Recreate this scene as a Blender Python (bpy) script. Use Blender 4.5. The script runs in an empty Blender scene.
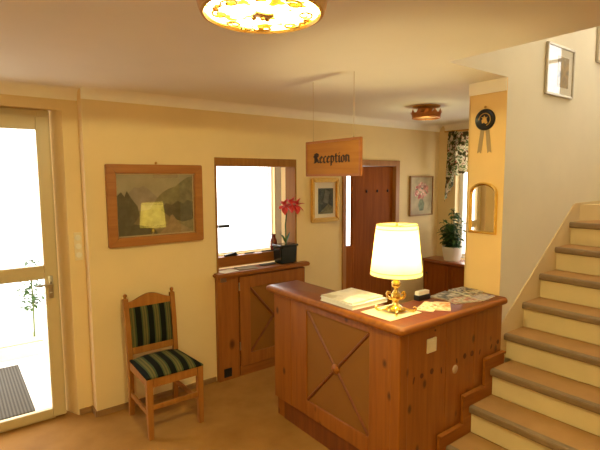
import bpy, bmesh, math, random
from mathutils import Vector, Matrix
random.seed(7)
S = bpy.context.scene
COL = S.collection
PI = math.pi

# ------------------------------------------------------------------ materials
def new_mat(name):
    m = bpy.data.materials.new(name); m.use_nodes = True
    nt = m.node_tree
    return m, nt, nt.nodes['Principled BSDF']
def setc(b, col=None, rough=.6, metal=0, spec=.4, coat=0):
    if col is not None: b.inputs['Base Color'].default_value = (*col, 1)
    b.inputs['Roughness'].default_value = rough
    b.inputs['Metallic'].default_value = metal
    b.inputs['Specular IOR Level'].default_value = spec
    if coat:
        b.inputs['Coat Weight'].default_value = coat
        b.inputs['Coat Roughness'].default_value = .12
def ramp(nt, stops, interp='LINEAR'):
    r = nt.nodes.new('ShaderNodeValToRGB'); r.color_ramp.interpolation = interp
    e = r.color_ramp.elements
    while len(e) < len(stops): e.new(.5)
    for k, (p, c) in enumerate(stops):
        e[k].position = p; e[k].color = (*c, 1) if len(c) == 3 else c
    return r
def plain(name, col, rough=.6, metal=0, spec=.4, var=.06, scale=6, bump=0, coat=0):
    m, nt, b = new_mat(name); setc(b, col, rough, metal, spec, coat)
    if var or bump:
        tc = nt.nodes.new('ShaderNodeTexCoord'); n = nt.nodes.new('ShaderNodeTexNoise')
        n.inputs['Scale'].default_value = scale; n.inputs['Detail'].default_value = 4
        nt.links.new(tc.outputs['Object'], n.inputs['Vector'])
        if var:
            r = ramp(nt, [(.3, tuple(c*(1-var) for c in col)), (.7, tuple(min(1, c*(1+var)) for c in col))])
            nt.links.new(n.outputs['Fac'], r.inputs['Fac']); nt.links.new(r.outputs['Color'], b.inputs['Base Color'])
        if bump:
            bp = nt.nodes.new('ShaderNodeBump'); bp.inputs['Strength'].default_value = bump; bp.inputs['Distance'].default_value = .004
            n2 = nt.nodes.new('ShaderNodeTexNoise'); n2.inputs['Scale'].default_value = 90
            nt.links.new(tc.outputs['Object'], n2.inputs['Vector'])
            nt.links.new(n2.outputs['Fac'], bp.inputs['Height']); nt.links.new(bp.outputs['Normal'], b.inputs['Normal'])
    return m
def wood(name, c1, c2, axis='z', rough=.35, knots=0, grain=30, coat=0, spec=.4):
    m, nt, b = new_mat(name); setc(b, None, rough, 0, spec, coat)
    N = nt.nodes.new; L = nt.links.new
    tc = N('ShaderNodeTexCoord'); mp = N('ShaderNodeMapping')
    sc = {'x': (.07, 1, 1), 'y': (1, .07, 1), 'z': (1, 1, .07)}[axis]
    mp.inputs['Scale'].default_value = sc
    L(tc.outputs['Object'], mp.inputs['Vector'])
    n = N('ShaderNodeTexNoise'); n.inputs['Scale'].default_value = grain; n.inputs['Detail'].default_value = 6; n.inputs['Distortion'].default_value = .6
    L(mp.outputs['Vector'], n.inputs['Vector'])
    r = ramp(nt, [(.3, c2), (.68, c1)]); L(n.outputs['Fac'], r.inputs['Fac'])
    out = r.outputs['Color']
    if knots:
        mk = N('ShaderNodeMapping')
        mk.inputs['Scale'].default_value = {'x': (.6, 1, 1), 'y': (1, .6, 1), 'z': (1, 1, .6)}[axis]
        L(tc.outputs['Object'], mk.inputs['Vector'])
        v = N('ShaderNodeTexVoronoi'); v.inputs['Scale'].default_value = knots; L(mk.outputs['Vector'], v.inputs['Vector'])
        kr = ramp(nt, [(.07, (.85,)*3), (.17, (0, 0, 0))]); L(v.outputs['Distance'], kr.inputs['Fac'])
        mx = N('ShaderNodeMix'); mx.data_type = 'RGBA'
        L(kr.outputs['Color'], mx.inputs['Factor']); L(out, mx.inputs['A']); mx.inputs['B'].default_value = (c2[0]*.25, c2[1]*.2, c2[2]*.2, 1)
        out = mx.outputs['Result']
    L(out, b.inputs['Base Color'])
    return m
def stripes(name, period, stops, off=0):
    m, nt, b = new_mat(name); setc(b, None, .9, 0, .1)
    N = nt.nodes.new; L = nt.links.new
    tc = N('ShaderNodeTexCoord'); sx = N('ShaderNodeSeparateXYZ'); L(tc.outputs['Object'], sx.inputs['Vector'])
    a = N('ShaderNodeMath'); a.operation = 'MULTIPLY_ADD'; a.inputs[1].default_value = 1/period; a.inputs[2].default_value = 20+off
    L(sx.outputs['X'], a.inputs[0])
    f = N('ShaderNodeMath'); f.operation = 'FRACT'; L(a.outputs[0], f.inputs[0])
    r = ramp(nt, stops, 'CONSTANT'); L(f.outputs[0], r.inputs['Fac']); L(r.outputs['Color'], b.inputs['Base Color'])
    return m
def blotch(name, stops, scale, rough=.8, trans=0, interp='CONSTANT', detail=3, spec=.3):
    m, nt, b = new_mat(name); setc(b, None, rough, 0, spec)
    N = nt.nodes.new; L = nt.links.new
    tc = N('ShaderNodeTexCoord'); n = N('ShaderNodeTexNoise'); n.inputs['Scale'].default_value = scale; n.inputs['Detail'].default_value = detail
    L(tc.outputs['Object'], n.inputs['Vector'])
    r = ramp(nt, stops, interp); L(n.outputs['Fac'], r.inputs['Fac']); L(r.outputs['Color'], b.inputs['Base Color'])
    return m
def glass_mat(name, boost=1.0, tint=(1, 1, 1)):
    m = bpy.data.materials.new(name); m.use_nodes = True; nt = m.node_tree; nt.nodes.clear()
    N = nt.nodes.new; L = nt.links.new
    o = N('ShaderNodeOutputMaterial'); t = N('ShaderNodeBsdfTransparent'); g = N('ShaderNodeBsdfGlossy')
    t.inputs['Color'].default_value = (*tint, 1)
    g.inputs['Roughness'].default_value = .02
    fr = N('ShaderNodeFresnel'); fr.inputs['IOR'].default_value = 1.5*boost
    mx = N('ShaderNodeMixShader'); ge = N('ShaderNodeNewGeometry'); sb = N('ShaderNodeMath'); sb.operation = 'SUBTRACT'; sb.inputs[0].default_value = 1; ml = N('ShaderNodeMath'); ml.operation = 'MULTIPLY'
    L(ge.outputs['Backfacing'], sb.inputs[1]); L(sb.outputs[0], ml.inputs[0]); L(fr.outputs[0], ml.inputs[1]); L(ml.outputs[0], mx.inputs[0]); L(t.outputs[0], mx.inputs[1]); L(g.outputs[0], mx.inputs[2]); L(mx.outputs[0], o.inputs[0])
    return m
def emit_mat(name, col, st, stops=None, scale=8):
    m, nt, b = new_mat(name); setc(b, col, .4)
    b.inputs['Emission Strength'].default_value = st
    b.inputs['Emission Color'].default_value = (*col, 1)
    if stops:
        tc = nt.nodes.new('ShaderNodeTexCoord'); v = nt.nodes.new('ShaderNodeTexNoise'); v.inputs['Scale'].default_value = scale; v.inputs['Detail'].default_value = 2
        nt.links.new(tc.outputs['Object'], v.inputs['Vector'])
        r = ramp(nt, stops); nt.links.new(v.outputs['Fac'], r.inputs['Fac'])
        nt.links.new(r.outputs['Color'], b.inputs['Emission Color']); nt.links.new(r.outputs['Color'], b.inputs['Base Color'])
    return m
def shade_mat(name, col):
    m = bpy.data.materials.new(name); m.use_nodes = True; nt = m.node_tree; nt.nodes.clear()
    N = nt.nodes.new; L = nt.links.new
    o = N('ShaderNodeOutputMaterial'); d = N('ShaderNodeBsdfDiffuse'); t = N('ShaderNodeBsdfTranslucent'); mx = N('ShaderNodeMixShader')
    d.inputs['Color'].default_value = (*col, 1); t.inputs['Color'].default_value = (*col, 1); mx.inputs[0].default_value = .6
    L(d.outputs[0], mx.inputs[1]); L(t.outputs[0], mx.inputs[2]); L(mx.outputs[0], o.inputs[0])
    return m

M = dict(
    wall=plain('cream_wall_paint', (.80, .62, .33), .85, var=.03, scale=3, bump=.15, spec=.2),
    wall_stair=plain('pale_stair_wall_paint', (.80, .745, .61), .85, var=.03, scale=3, bump=.15, spec=.2),
    column=plain('ochre_wall_paint', (.86, .60, .26), .85, var=.03, scale=3, bump=.1, spec=.2),
    ceiling=plain('ceiling_paint', (.86, .80, .67), .9, var=.02, scale=2, spec=.2),
    cove=plain('cove_plaster', (.93, .87, .74), .85, var=.02, spec=.2),
    white=plain('white_paint', (.82, .80, .74), .6, var=.02),
    floor=blotch('vinyl_floor', [(.3, (.30, .145, .034)), (.55, (.36, .180, .046)), (.75, (.40, .205, .055))], 5, .7, interp='LINEAR', detail=8, spec=.1),
    base=wood('brown_baseboard', (.34, .19, .075), (.27, .14, .05), 'x', .5),
    pine=wood('knotty_pine', (.34, .110, .011), (.25, .073, .006), 'z', .38, knots=8, coat=.15),
    pine_x=wood('knotty_pine_across', (.34, .110, .011), (.25, .073, .006), 'x', .5, spec=.25),
    pine_y=wood('knotty_pine_along', (.34, .110, .011), (.25, .073, .006), 'y', .38, coat=.15),
    pine_top=wood('counter_top_wood', (.20, .042, .009), (.145, .028, .006), 'y', .33, coat=.08, spec=.3),
    panel=plain('tan_panel', (.245, .094, .005), .7, var=.05, scale=3, bump=.2),
    mould=wood('panel_moulding', (.22, .06, .010), (.15, .04, .007), 'z', .4),
    cab=wood('cabinet_wood', (.36, .125, .020), (.26, .082, .012), 'z', .45, knots=4.5, spec=.3),
    cab_x=wood('cabinet_wood_across', (.34, .115, .020), (.25, .078, .012), 'x', .42, spec=.3),
    redwood=wood('red_brown_door_wood', (.31, .088, .012), (.23, .060, .008), 'z', .6, spec=.08),
    frame_wood=wood('door_frame_wood', (.42, .19, .055), (.34, .145, .04), 'z', .45),
    win_wood=wood('window_lining_wood', (.36, .165, .038), (.27, .115, .025), 'z', .6, spec=.1),
    pic_wood=wood('picture_frame_wood', (.42, .17, .04), (.33, .12, .026), 'x', .4),
    chair_wood=wood('chair_wood', (.40, .165, .032), (.31, .115, .02), 'z', .45, spec=.3),
    sign_wood=wood('sign_wood', (.40, .165, .028), (.32, .12, .019), 'y', .55, spec=.2),
    sign_edge=wood('sign_edge_wood', (.36, .13, .028), (.28, .09, .018), 'y', .45),
    ink=plain('dark_lettering', (.035, .016, .006), .6, var=0),
    string=plain('hanging_cord', (.50, .36, .18), .8, var=0),
    gold=plain('gold_metal', (.95, .66, .20), .22, 1, var=.08, scale=30),
    gilt=plain('gilded_frame', (.72, .45, .12), .38, .85, var=.12, scale=40),
    copper=plain('copper_metal', (.66, .30, .11), .36, .9, var=.1, scale=30),
    brass=plain('brass_rim', (.60, .34, .10), .35, .85, var=.1, scale=25),
    steel=plain('steel', (.55, .53, .48), .3, 1, var=0),
    black=plain('black_plastic', (.012, .012, .013), .35, var=0),
    black_glaze=plain('black_glazed_ceramic', (.012, .017, .016), .18, var=0, spec=.6),
    cream_frame=plain('cream_door_paint', (.62, .50, .28), .4, var=.03),
    switch=plain('switch_plastic', (.82, .78, .66), .4, var=0),
    switch_ivory=plain('ivory_switch_plastic', (.80, .70, .48), .4, var=0),
    glass=glass_mat('clear_glass', 1.0),
    pic_glass=glass_mat('picture_glass', 1.4),
    paper=plain('white_paper', (.84, .80, .70), .7, var=.03),
    tread=blotch('stair_tread', [(.3, (.40, .215, .075)), (.7, (.46, .25, .09))], 9, .5, interp='LINEAR', detail=6),
    nosing=plain('stair_nosing', (.24, .155, .08), .5, var=.08, scale=14),
    riser=plain('cream_riser', (.72, .58, .32), .7, var=.03),
    skirt=plain('stair_skirting_paint', (.70, .55, .31), .6, var=.03),
    leaf=blotch('plant_leaf', [(.35, (.022, .060, .016)), (.55, (.05, .115, .03)), (.7, (.09, .17, .045))], 14, .45, interp='LINEAR'),
    stem=plain('plant_stem', (.12, .17, .05), .6, var=.05),
    petal=plain('red_petal', (.66, .06, .055), .5, var=.15, scale=30),
    curtain=blotch('floral_curtain', [(0, (.10, .085, .045)), (.39, (.14, .19, .07)), (.45, (.42, .12, .09)), (.475, (.80, .74, .58)), (.56, (.17, .24, .09)), (.63, (.75, .68, .50))], 16, .85, detail=2),
    soil=plain('soil', (.04, .025, .015), .95, var=.2),
    tile=plain('outdoor_paving', (.80, .79, .76), .8, var=.04),
    mat=stripes('door_mat_rib', .024, [(0, (.095, .088, .075)), (.5, (.055, .05, .043))]),
    iron=plain('wrought_iron', (.03, .028, .025), .5, .3, var=0),
)
fabric = stripes('striped_upholstery', .0935, [
    (0, (.009, .010, .007)), (.44, (.055, .070, .030)), (.54, (.13, .11, .036)), (.68, (.065, .070, .026)),
    (.74, (.14, .115, .038)), (.87, (.055, .070, .030))], off=.29)

# ------------------------------------------------------------------ mesh helpers
def bm_(): return bmesh.new()
def merge(dst, src, mi=0):
    for f in src.faces: f.material_index = mi
    me = bpy.data.meshes.new('t'); src.to_mesh(me); src.free(); dst.from_mesh(me); bpy.data.meshes.remove(me)
def bx(bm, x0, x1, y0, y1, z0, z1, bev=0, mi=0, seg=2):
    t = bm_()
    bmesh.ops.create_cube(t, size=1)
    for v in t.verts:
        v.co = Vector((x0+(v.co.x+.5)*(x1-x0), y0+(v.co.y+.5)*(y1-y0), z0+(v.co.z+.5)*(z1-z0)))
    if bev: bmesh.ops.bevel(t, geom=t.edges[:], offset=bev, segments=seg, affect='EDGES', profile=.5)
    merge(bm, t, mi)
def hull(bm, pts, mi=0, bev=0):
    t = bm_()
    vs = [t.verts.new(p) for p in pts]
    r = bmesh.ops.convex_hull(t, input=vs)
    dead = [g for g in r['geom_interior'] if isinstance(g, bmesh.types.BMVert)]
    if dead: bmesh.ops.delete(t, geom=dead, context='VERTS')
    if bev: bmesh.ops.bevel(t, geom=t.edges[:], offset=bev, segments=2, affect='EDGES')
    merge(bm, t, mi)
def tube(bm, pts, r, seg=8, mi=0, cap=True):
    pts = [Vector(p) for p in pts]; n = len(pts)
    rs = r if isinstance(r, (list, tuple)) else [r]*n
    t = bm_(); rings = []; prev = None
    for i, p in enumerate(pts):
        d = (pts[min(i+1, n-1)]-pts[max(i-1, 0)]).normalized()
        if prev is None:
            a = d.orthogonal().normalized()
        else:
            a = (prev-d*prev.dot(d)).normalized()
        prev = a; b = d.cross(a)
        rings.append([t.verts.new(p+(a*math.cos(2*PI*k/seg)+b*math.sin(2*PI*k/seg))*rs[i]) for k in range(seg)])
    for i in range(n-1):
        for k in range(seg):
            t.faces.new((rings[i][k], rings[i][(k+1) % seg], rings[i+1][(k+1) % seg], rings[i+1][k]))
    if cap:
        t.faces.new(rings[0][::-1]); t.faces.new(rings[-1])
    bmesh.ops.recalc_face_normals(t, faces=t.faces[:])
    merge(bm, t, mi)
def lathe(bm, c, prof, seg=24, mi=0, M4=None):
    # prof: list of (r, z); revolve about z through c (or transformed by M4)
    t = bm_(); rings = []
    for r, z in prof:
        if r < 1e-6: rings.append([t.verts.new((0, 0, z))])
        else: rings.append([t.verts.new((r*math.cos(2*PI*k/seg), r*math.sin(2*PI*k/seg), z)) for k in range(seg)])
    for i in range(len(prof)-1):
        A, B = rings[i], rings[i+1]
        for k in range(seg):
            a0, a1, b0, b1 = A[k % len(A)], A[(k+1) % len(A)], B[k % len(B)], B[(k+1) % len(B)]
            vs = []
            for v in (a0, a1, b1, b0):
                if v not in vs: vs.append(v)
            if len(vs) > 2: t.faces.new(vs)
    bmesh.ops.recalc_face_normals(t, faces=t.faces[:])
    t.transform((M4 if M4 is not None else Matrix.Translation(c)))
    merge(bm, t, mi)
def prism(bm, poly, axis, a, b, mi=0, bev=0):
    # poly in the two other axes (order x,y,z minus axis), extruded from a to b
    def P(p, w):
        return {'x': (w, p[0], p[1]), 'y': (p[0], w, p[1]), 'z': (p[0], p[1], w)}[axis]
    t = bm_()
    A = [t.verts.new(P(p, a)) for p in poly]; B = [t.verts.new(P(p, b)) for p in poly]
    n = len(poly)
    t.faces.new(A); t.faces.new(B[::-1])
    for k in range(n): t.faces.new((A[k], B[k], B[(k+1) % n], A[(k+1) % n]))
    bmesh.ops.recalc_face_normals(t, faces=t.faces[:])
    if bev: bmesh.ops.bevel(t, geom=t.edges[:], offset=bev, segments=2, affect='EDGES')
    merge(bm, t, mi)
def sphere(bm, c, r, mi=0, sc=(1, 1, 1), seg=14):
    t = bm_(); bmesh.ops.create_uvsphere(t, u_segments=seg, v_segments=max(6, seg//2+1), radius=1)
    for v in t.verts: v.co = Vector((c[0]+v.co.x*r*sc[0], c[1]+v.co.y*r*sc[1], c[2]+v.co.z*r*sc[2]))
    merge(bm, t, mi)
def frame_rect(bm, axis, w, t, u0, u1, v0, v1, fw, mi=0, bev=.004):
    # four mitred bars; axis normal, w = outer coordinate range (a,b)
    a, b = w
    for poly in ([(u0, v0), (u1, v0), (u1-fw, v0+fw), (u0+fw, v0+fw)], [(u0, v1), (u0+fw, v1-fw), (u1-fw, v1-fw), (u1, v1)],
                 [(u0, v0), (u0+fw, v0+fw), (u0+fw, v1-fw), (u0, v1)], [(u1, v0), (u1, v1), (u1-fw, v1-fw), (u1-fw, v0+fw)]):
        prism(bm, poly, axis, a, b, mi, bev)
def thing(name, label, cat, loc, group=None, kind=None):
    o = bpy.data.objects.new(name, None); COL.objects.link(o); o.location = loc
    o.empty_display_size = .1
    if label: o['label'] = label
    if cat: o['category'] = cat
    if group: o['group'] = group
    if kind: o['kind'] = kind
    return o
def obj(name, bm, mats, parent=None, smooth=False, label=None):
    root = parent
    while root is not None and root.parent is not None: root = root.parent
    if root is not None: off = Vector(root.location)
    else:
        xs = [v.co for v in bm.verts]
        lo = Vector([min(v[i] for v in xs) for i in range(3)]); hi = Vector([max(v[i] for v in xs) for i in range(3)])
        off = Vector(((lo.x+hi.x)/2, (lo.y+hi.y)/2, lo.z))
    me = bpy.data.meshes.new(name)
    for v in bm.verts: v.co -= off
    bm.to_mesh(me); bm.free()
    for m in (mats if isinstance(mats, (list, tuple)) else [mats]): me.materials.append(m)
    if smooth:
        for p in me.polygons: p.use_smooth = True
        try: me.set_sharp_from_angle(angle=math.radians(40))
        except Exception: pass
    o = bpy.data.objects.new(name, me); COL.objects.link(o)
    if parent is not None: o.parent = parent
    else: o.location = off
    if label: o['label'] = label
    return o
def tag(o, label, cat, group=None):
    o['label'] = label; o['category'] = cat
    if group: o['group'] = group
    return o
def struct(name, bm, mats, parent=None, smooth=False):
    o = obj(name, bm, mats, parent, smooth)
    if parent is None: o['kind'] = 'structure'
    return o

# ------------------------------------------------------------------ the setting
ZC = 2.45           # ceiling
YW = 3.594          # back wall face
YS = 1.61           # stair wall face
XO = 2.285           # ceiling opening edge
XE = 4.97           # far right wall
# floor
b = bm_(); bx(b, -2.6, 5.2, -3, 3.86, -.1, 0); bx(b, .95, 5.2, 3.86, 4.75, -.1, 0); struct('floor', b, M['floor'])
# ceiling with the stairwell opening
b = bm_()
bx(b, -2.6, XO, -3, 3.9, ZC, ZC+.25); bx(b, XO, 5.2, YS+.002, 3.9, ZC, ZC+.25); bx(b, XO, 5.2, -3, .2, ZC, ZC+.25)
bx(b, .95, 5.2, 3.9, 4.75, ZC, ZC+.25)
struct('ceiling', b, M['ceiling'])
# back wall with openings
WX0, WX1, WZ0, WZ1 = 1.822, 2.700, .99, 1.985     # office hatch
DX0, DX1, DZ = 3.36, 4.165, 1.955                    # inner door
b = bm_()
bx(b, .787, WX0, YW, 3.85, 0, ZC); bx(b, WX0, WX1, YW, 3.85, 0, WZ0-.03); bx(b, WX0, WX1, YW, 3.85, WZ1, ZC)
bx(b, WX1, DX0, YW, 3.85, 0, ZC); bx(b, DX0, DX1, YW, 3.85, DZ, ZC); bx(b, DX1, 5.1, YW, 3.85, 0, ZC)
# stepped back section beside and above the entrance door
prism(b, [(.68, 3.71), (.787, 3.71), (.787, 3.85), (.62, 3.85)], 'z', 0, ZC)
bx(b, -.42, .68, 3.71, 3.85, 2.30, ZC); bx(b, -2.6, -.42, 3.71, 3.85, 0, ZC)
struct('wall_back', b, M['wall'])
b = bm_(); bx(b, -2.7, -2.6, -3, 3.85, 0, ZC); struct('wall_left', b, M['wall'])
b = bm_(); bx(b, -2.6, 5.2, -3.1, -3, 0, ZC); struct('wall_front', b, M['wall'])
# far right wall with alcove window
AY0, AY1, AZ0, AZ1 = 2.35, 3.345, .80, 2.22
b = bm_()
bx(b, XE, XE+.22, YS+.28, AY0, 0, ZC); bx(b, XE, XE+.22, AY1, YW, 0, ZC); bx(b, XE, XE+.22, AY0, AY1, 0, AZ0); bx(b, XE, XE+.22, AY0, AY1, AZ1, ZC)
struct('wall_right', b, M['wall'])
# stair wall with its ochre end (the pillar), continuing upstairs
b = bm_()
bx(b, 2.94, XE+.22, YS, YS+.262, 0, ZC)
bx(b, 1.6, XE+.22, YS, YS+.28, ZC+.2501, 5.0)
bx(b, XO, 2.94, YS, YS+.002, ZC, ZC+.25); bx(b, 2.94, XE+.22, YS, YS+.28, ZC-.0001, ZC)
bx(b, 2.94, XE+.22, YS, YS+.002, ZC, ZC+.25)
struct('wall_stair', b, M['wall_stair'])
b = bm_(); bx(b, 2.936, 2.94, YS+.0005, YS+.272, 0, ZC); bx(b, 2.936, 3.3, YS+.262, YS+.266, 0, ZC)
struct('wall_pillar', b, M['column'])
# stairwell shell (upper floor)
UZ = 2.62
b = bm_()
bx(b, XE, XE+.22, -3, .28, 0, 5.0); bx(b, XE, XE+.22, 1.02, YS, 0, 5.0); bx(b, XE, XE+.22, .28, 1.02, 0, 2.5); bx(b, XE, XE+.22, .28, 1.02, 3.5, 5.0)
struct('wall_stairwell', b, M['wall_stair'])
b = bm_(); bx(b, XO-.12, XO, .2, YS, ZC+.2501, 5.0); bx(b, XO-.12, XE+.22, .1, .2, ZC+.2501, 5.0); struct('wall_landing', b, M['wall_stair'])
b = bm_(); bx(b, XO-.12, XE+.22, .1, YS+.28, 5.0, 5.1); struct('ceiling_upper', b, M['ceiling'])
# office / back rooms behind the back wall
OY = 4.58
b = bm_()
bx(b, .95, 1.05, 3.86, 4.73, 0, ZC)
OX0, OX1, OZ0, OZ1 = 1.75, 3.115, .95, 2.25
bx(b, 1.05, OX0, OY, OY+.15, 0, ZC); bx(b, OX1, 3.12, OY, OY+.15, 0, ZC); bx(b, OX0, OX1, OY, OY+.15, 0, OZ0); bx(b, OX0, OX1, OY, OY+.15, OZ1, ZC)

SX0, SX1, SZ0, SZ1 = 4.25, 4.85, .80, 2.2
bx(b, 3.2, SX0, 4.63, 4.73, 0, ZC); bx(b, SX1, 5.2, 4.63, 4.73, 0, ZC); bx(b, SX0, SX1, 4.63, 4.73, 0, SZ0); bx(b, SX0, SX1, 4.63, 4.73, SZ1, ZC)
bx(b, 5.1, 5.2, 3.86, 4.63, 0, ZC)
struct('wall_office', b, M['wall'])
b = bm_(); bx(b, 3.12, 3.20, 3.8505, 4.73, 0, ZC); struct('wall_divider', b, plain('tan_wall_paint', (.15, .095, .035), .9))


# coves (quarter-round plaster between wall and ceiling)
def cove(name, p0, p1, n, r=.075, mat='cove'):
    p0 = Vector(p0); p1 = Vector(p1); n = Vector(n)
    b = bm_(); prof = [(0, 0), (0, -r)] + [(r-r*math.cos(t), -r+r*math.sin(t)) for t in [PI/2*k/6 for k in range(1, 6)]] + [(r, 0)]
    t = bm_(); rings = []
    for p in (p0, p1): rings.append([t.verts.new(p+n*(u+.0005)+Vector((0, 0, v-.0005))) for u, v in prof])
    m = len(prof); t.faces.new(rings[0]); t.faces.new(rings[1][::-1])
    for k in range(m): t.faces.new((rings[0][k], rings[1][k], rings[1][(k+1) % m], rings[0][(k+1) % m]))
    bmesh.ops.recalc_face_normals(t, faces=t.faces[:]); merge(b, t)
    return struct(name, b, M[mat])
cove('trim_1', (.787, YW, ZC), (XE, YW, ZC), (0, -1, 0))
cove('trim_2', (-2.6, 3.71, ZC), (.786, 3.71, ZC), (0, -1, 0))
cove('trim_3', (XE, YS+.285, ZC), (XE, YW-.08, ZC), (-1, 0, 0))
b = bm_(); bx(b, 2.926, 2.9355, YS+.001, YS+.274, ZC-.085, ZC-.0005, .003); bx(b, 2.936, 3.3, YS+.2665, YS+.274, ZC-.082, ZC-.0005); struct('trim_4', b, M['cove'])
# baseboards
b = bm_(); bx(b, .788, 1.79, YW-.012, YW-.0005, 0, .045, .002); bx(b, 2.78, 3.29, YW-.012, YW-.0005, 0, .045, .002); bx(b, 4.22, 4.68, YW-.012, YW-.0005, 0, .045, .002)
bx(b, .775, .787, YW-.012, 3.71, 0, .045, .002); bx(b, .688, .775, 3.698, 3.7095, 0, .045, .002)
struct('baseboard_back', b, M['base'])

# ------------------------------------------------------------------ entrance door (glazed, cream)
d1 = thing('door_1', 'cream glazed entrance door with lever handle beside the two-step wall corner', None, (.1, 3.80, 0), kind='structure')
b = bm_()
prism(b, [(.535, 3.79), (.612, 3.79), (.612, 3.855), (.535, 3.855)], 'z', 0, 2.297, 0, .004)
bx(b, -.43, -.36, 3.79, 3.855, 0, 2.297, .004); bx(b, -.36, .535, 3.79, 3.855, 2.235, 2.297, .004); bx(b, -.36, .535, 3.78, 3.86, 0, .015)
obj('door_frame', b, M['cream_frame'], d1)
lf = None
b = bm_()
bx(b, .515, .598, 3.755, 3.80, .018, 2.25, .005); bx(b, -.355, -.27, 3.755, 3.80, .018, 2.25, .005)
bx(b, -.27, .515, 3.757, 3.80, 2.155, 2.25, .005); bx(b, -.27, .515, 3.757, 3.80, 1.078, 1.178, .005); bx(b, -.27, .515, 3.757, 3.80, .018, .085, .005)
lf = obj('door_leaf', b, M['cream_frame'], d1)
b = bm_(); bx(b, -.275, .52, 3.775, 3.781, 1.17, 2.16); obj('glass_pane', b, M['glass'], lf)
b = bm_(); bx(b, -.275, .52, 3.775, 3.781, .08, 1.085); obj('glass_pane', b, M['glass'], lf)
b = bm_(); bx(b, .535, .568, 3.747, 3.756, .93, 1.10, .004); tube(b, [(.552, 3.757, 1.045), (.552, 3.71, 1.045), (.54, 3.70, 1.045), (.45, 3.702, 1.04)], .0085)
lathe(b, None, [(0, 0), (.012, 0), (.012, .012), (0, .012)], 12, 0, Matrix.Translation((.552, 3.748, .965)) @ Matrix.Rotation(PI/2, 4, 'X'))
obj('door_handle', b, M['steel'], lf, True)
# outside the door
b = bm_(); bx(b, -9, .94, 3.862, 14, -.12, -.02); struct('floor_outside', b, M['tile'])
b = bm_(); bx(b, -.62, .43, 4.02, 5.15, -.02, -.006, .004); tag(obj('door_mat', b, M['mat']), 'grey ribbed door mat lying on the pale paving outside the glass door', 'mat')
# wrought-iron planter stand with a shrub
pt = thing('potted_shrub', 'leafy shrub in a long tan planter seen through the lower glass of the entrance door', 'plant', (.56, 5.55, -.02))
b = bm_(); bx(b, -.9, .72, 5.35, 5.75, -.02, .11, .006); bx(b, -.87, .69, 5.38, 5.72, .11, .125, 0, 1); obj('planter', b, [plain('tan_planter', (.80, .76, .70), .7), plain('pale_gravel', (.5, .46, .38), .9, var=.2, scale=40)], pt)
def leaf_blade(bm, p, d, ln, w, mi=0, droop=.3):
    d = Vector(d).normalized(); p = Vector(p)
    s = d.cross(Vector((0, 0, 1)));
    s = s.normalized() if s.length > 1e-3 else Vector((1, 0, 0))
    up = s.cross(d)
    n = 4; rows = []
    for i in range(n+1):
        t = i/n; ww = w*math.sin(PI*(.08+.9*t))*.5
        c = p+d*ln*t-Vector((0, 0, droop*ln*t*t))
        rows.append((bm.verts.new(c+s*ww+up*ww*.3), bm.verts.new(c), bm.verts.new(c-s*ww+up*ww*.3)))
    for i in range(n):
        for k in range(2): bm.faces.new((rows[i][k], rows[i][k+1], rows[i+1][k+1], rows[i+1][k])).material_index = mi
b = bm_()
for k in range(170):
    a = random.uniform(0, 2*PI); zz = random.uniform(.42, .96); r = random.uniform(0, .14)*math.sin(PI*min(1, (zz-.30)/.75))
    leaf_blade(b, (.63+r*math.cos(a), 5.55+r*math.sin(a), zz), (math.cos(a), math.sin(a), random.uniform(-.3, .7)), random.uniform(.06, .11), .035)
obj('foliage', b, M['leaf'], pt)
b = bm_(); tube(b, [(.63, 5.55, .125), (.64, 5.55, .5), (.63, 5.56, .9)], .009); obj('stem', b, M['stem'], pt)

# light switches on the stepped-back wall strip: one plate with three round rockers
sw = thing('light_switch', 'narrow plate of three stacked round light switches between entrance door and picture', 'light switch', (.742, 3.709, 1.2))
b = bm_(); bx(b, .715, .769, 3.702, 3.7095, 1.20, 1.41, .003); obj('plate', b, M['switch_ivory'], sw)
for z in (1.24, 1.305, 1.37):
    b = bm_(); lathe(b, None, [(0, 0), (.021, 0), (.019, .007), (0, .009)], 18, 0, Matrix.Translation((.742, 3.7018, z)) @ Matrix.Rotation(PI/2, 4, 'X')); obj('rocker', b, M['switch'], sw, True)

# ------------------------------------------------------------------ office hatch window
w1 = thing('window_1', 'wood-lined hatch window into the bright office above the low cabinet', None, (2.26, 3.72, WZ0), kind='structure')
b = bm_()
bx(b, WX0+.0005, WX0+.018, YW-.004, 3.75, WZ0-.02, WZ1-.0005); bx(b, WX1-.018, WX1-.0005, YW-.004, 3.75, WZ0-.02, WZ1-.0005)
bx(b, WX0+.018, WX1-.018, YW-.004, 3.75, WZ1-.072, WZ1-.0005)
obj('window_lining', b, M['win_wood'], w1)
b = bm_()
bx(b, WX0+.018, WX1-.018, 3.73, 3.80, .992, 1.085, .004)
obj('window_frame', b, M['cab_x'], w1)
# office window
w3 = thing('window_3', 'bright office window behind the hatch', None, ((OX0+OX1)/2, OY+.05, OZ0), kind='structure')
b = bm_(); frame_rect(b, 'y', (OY+.05, OY+.10), 0, OX0, OX1, OZ0, OZ1, .014); obj('window_frame', b, M['white'], w3)
b = bm_(); bx(b, OX0+.012, OX1-.012, OY+.07, OY+.075, OZ0+.012, OZ1-.012); obj('glass_pane', b, M['glass'], w3)
b = bm_(); bx(b, 2.38, 2.52, OY+.035, OY+.069, 1.25, 1.285, .006); obj('window_handle', b, M['black'], w3)
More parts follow.
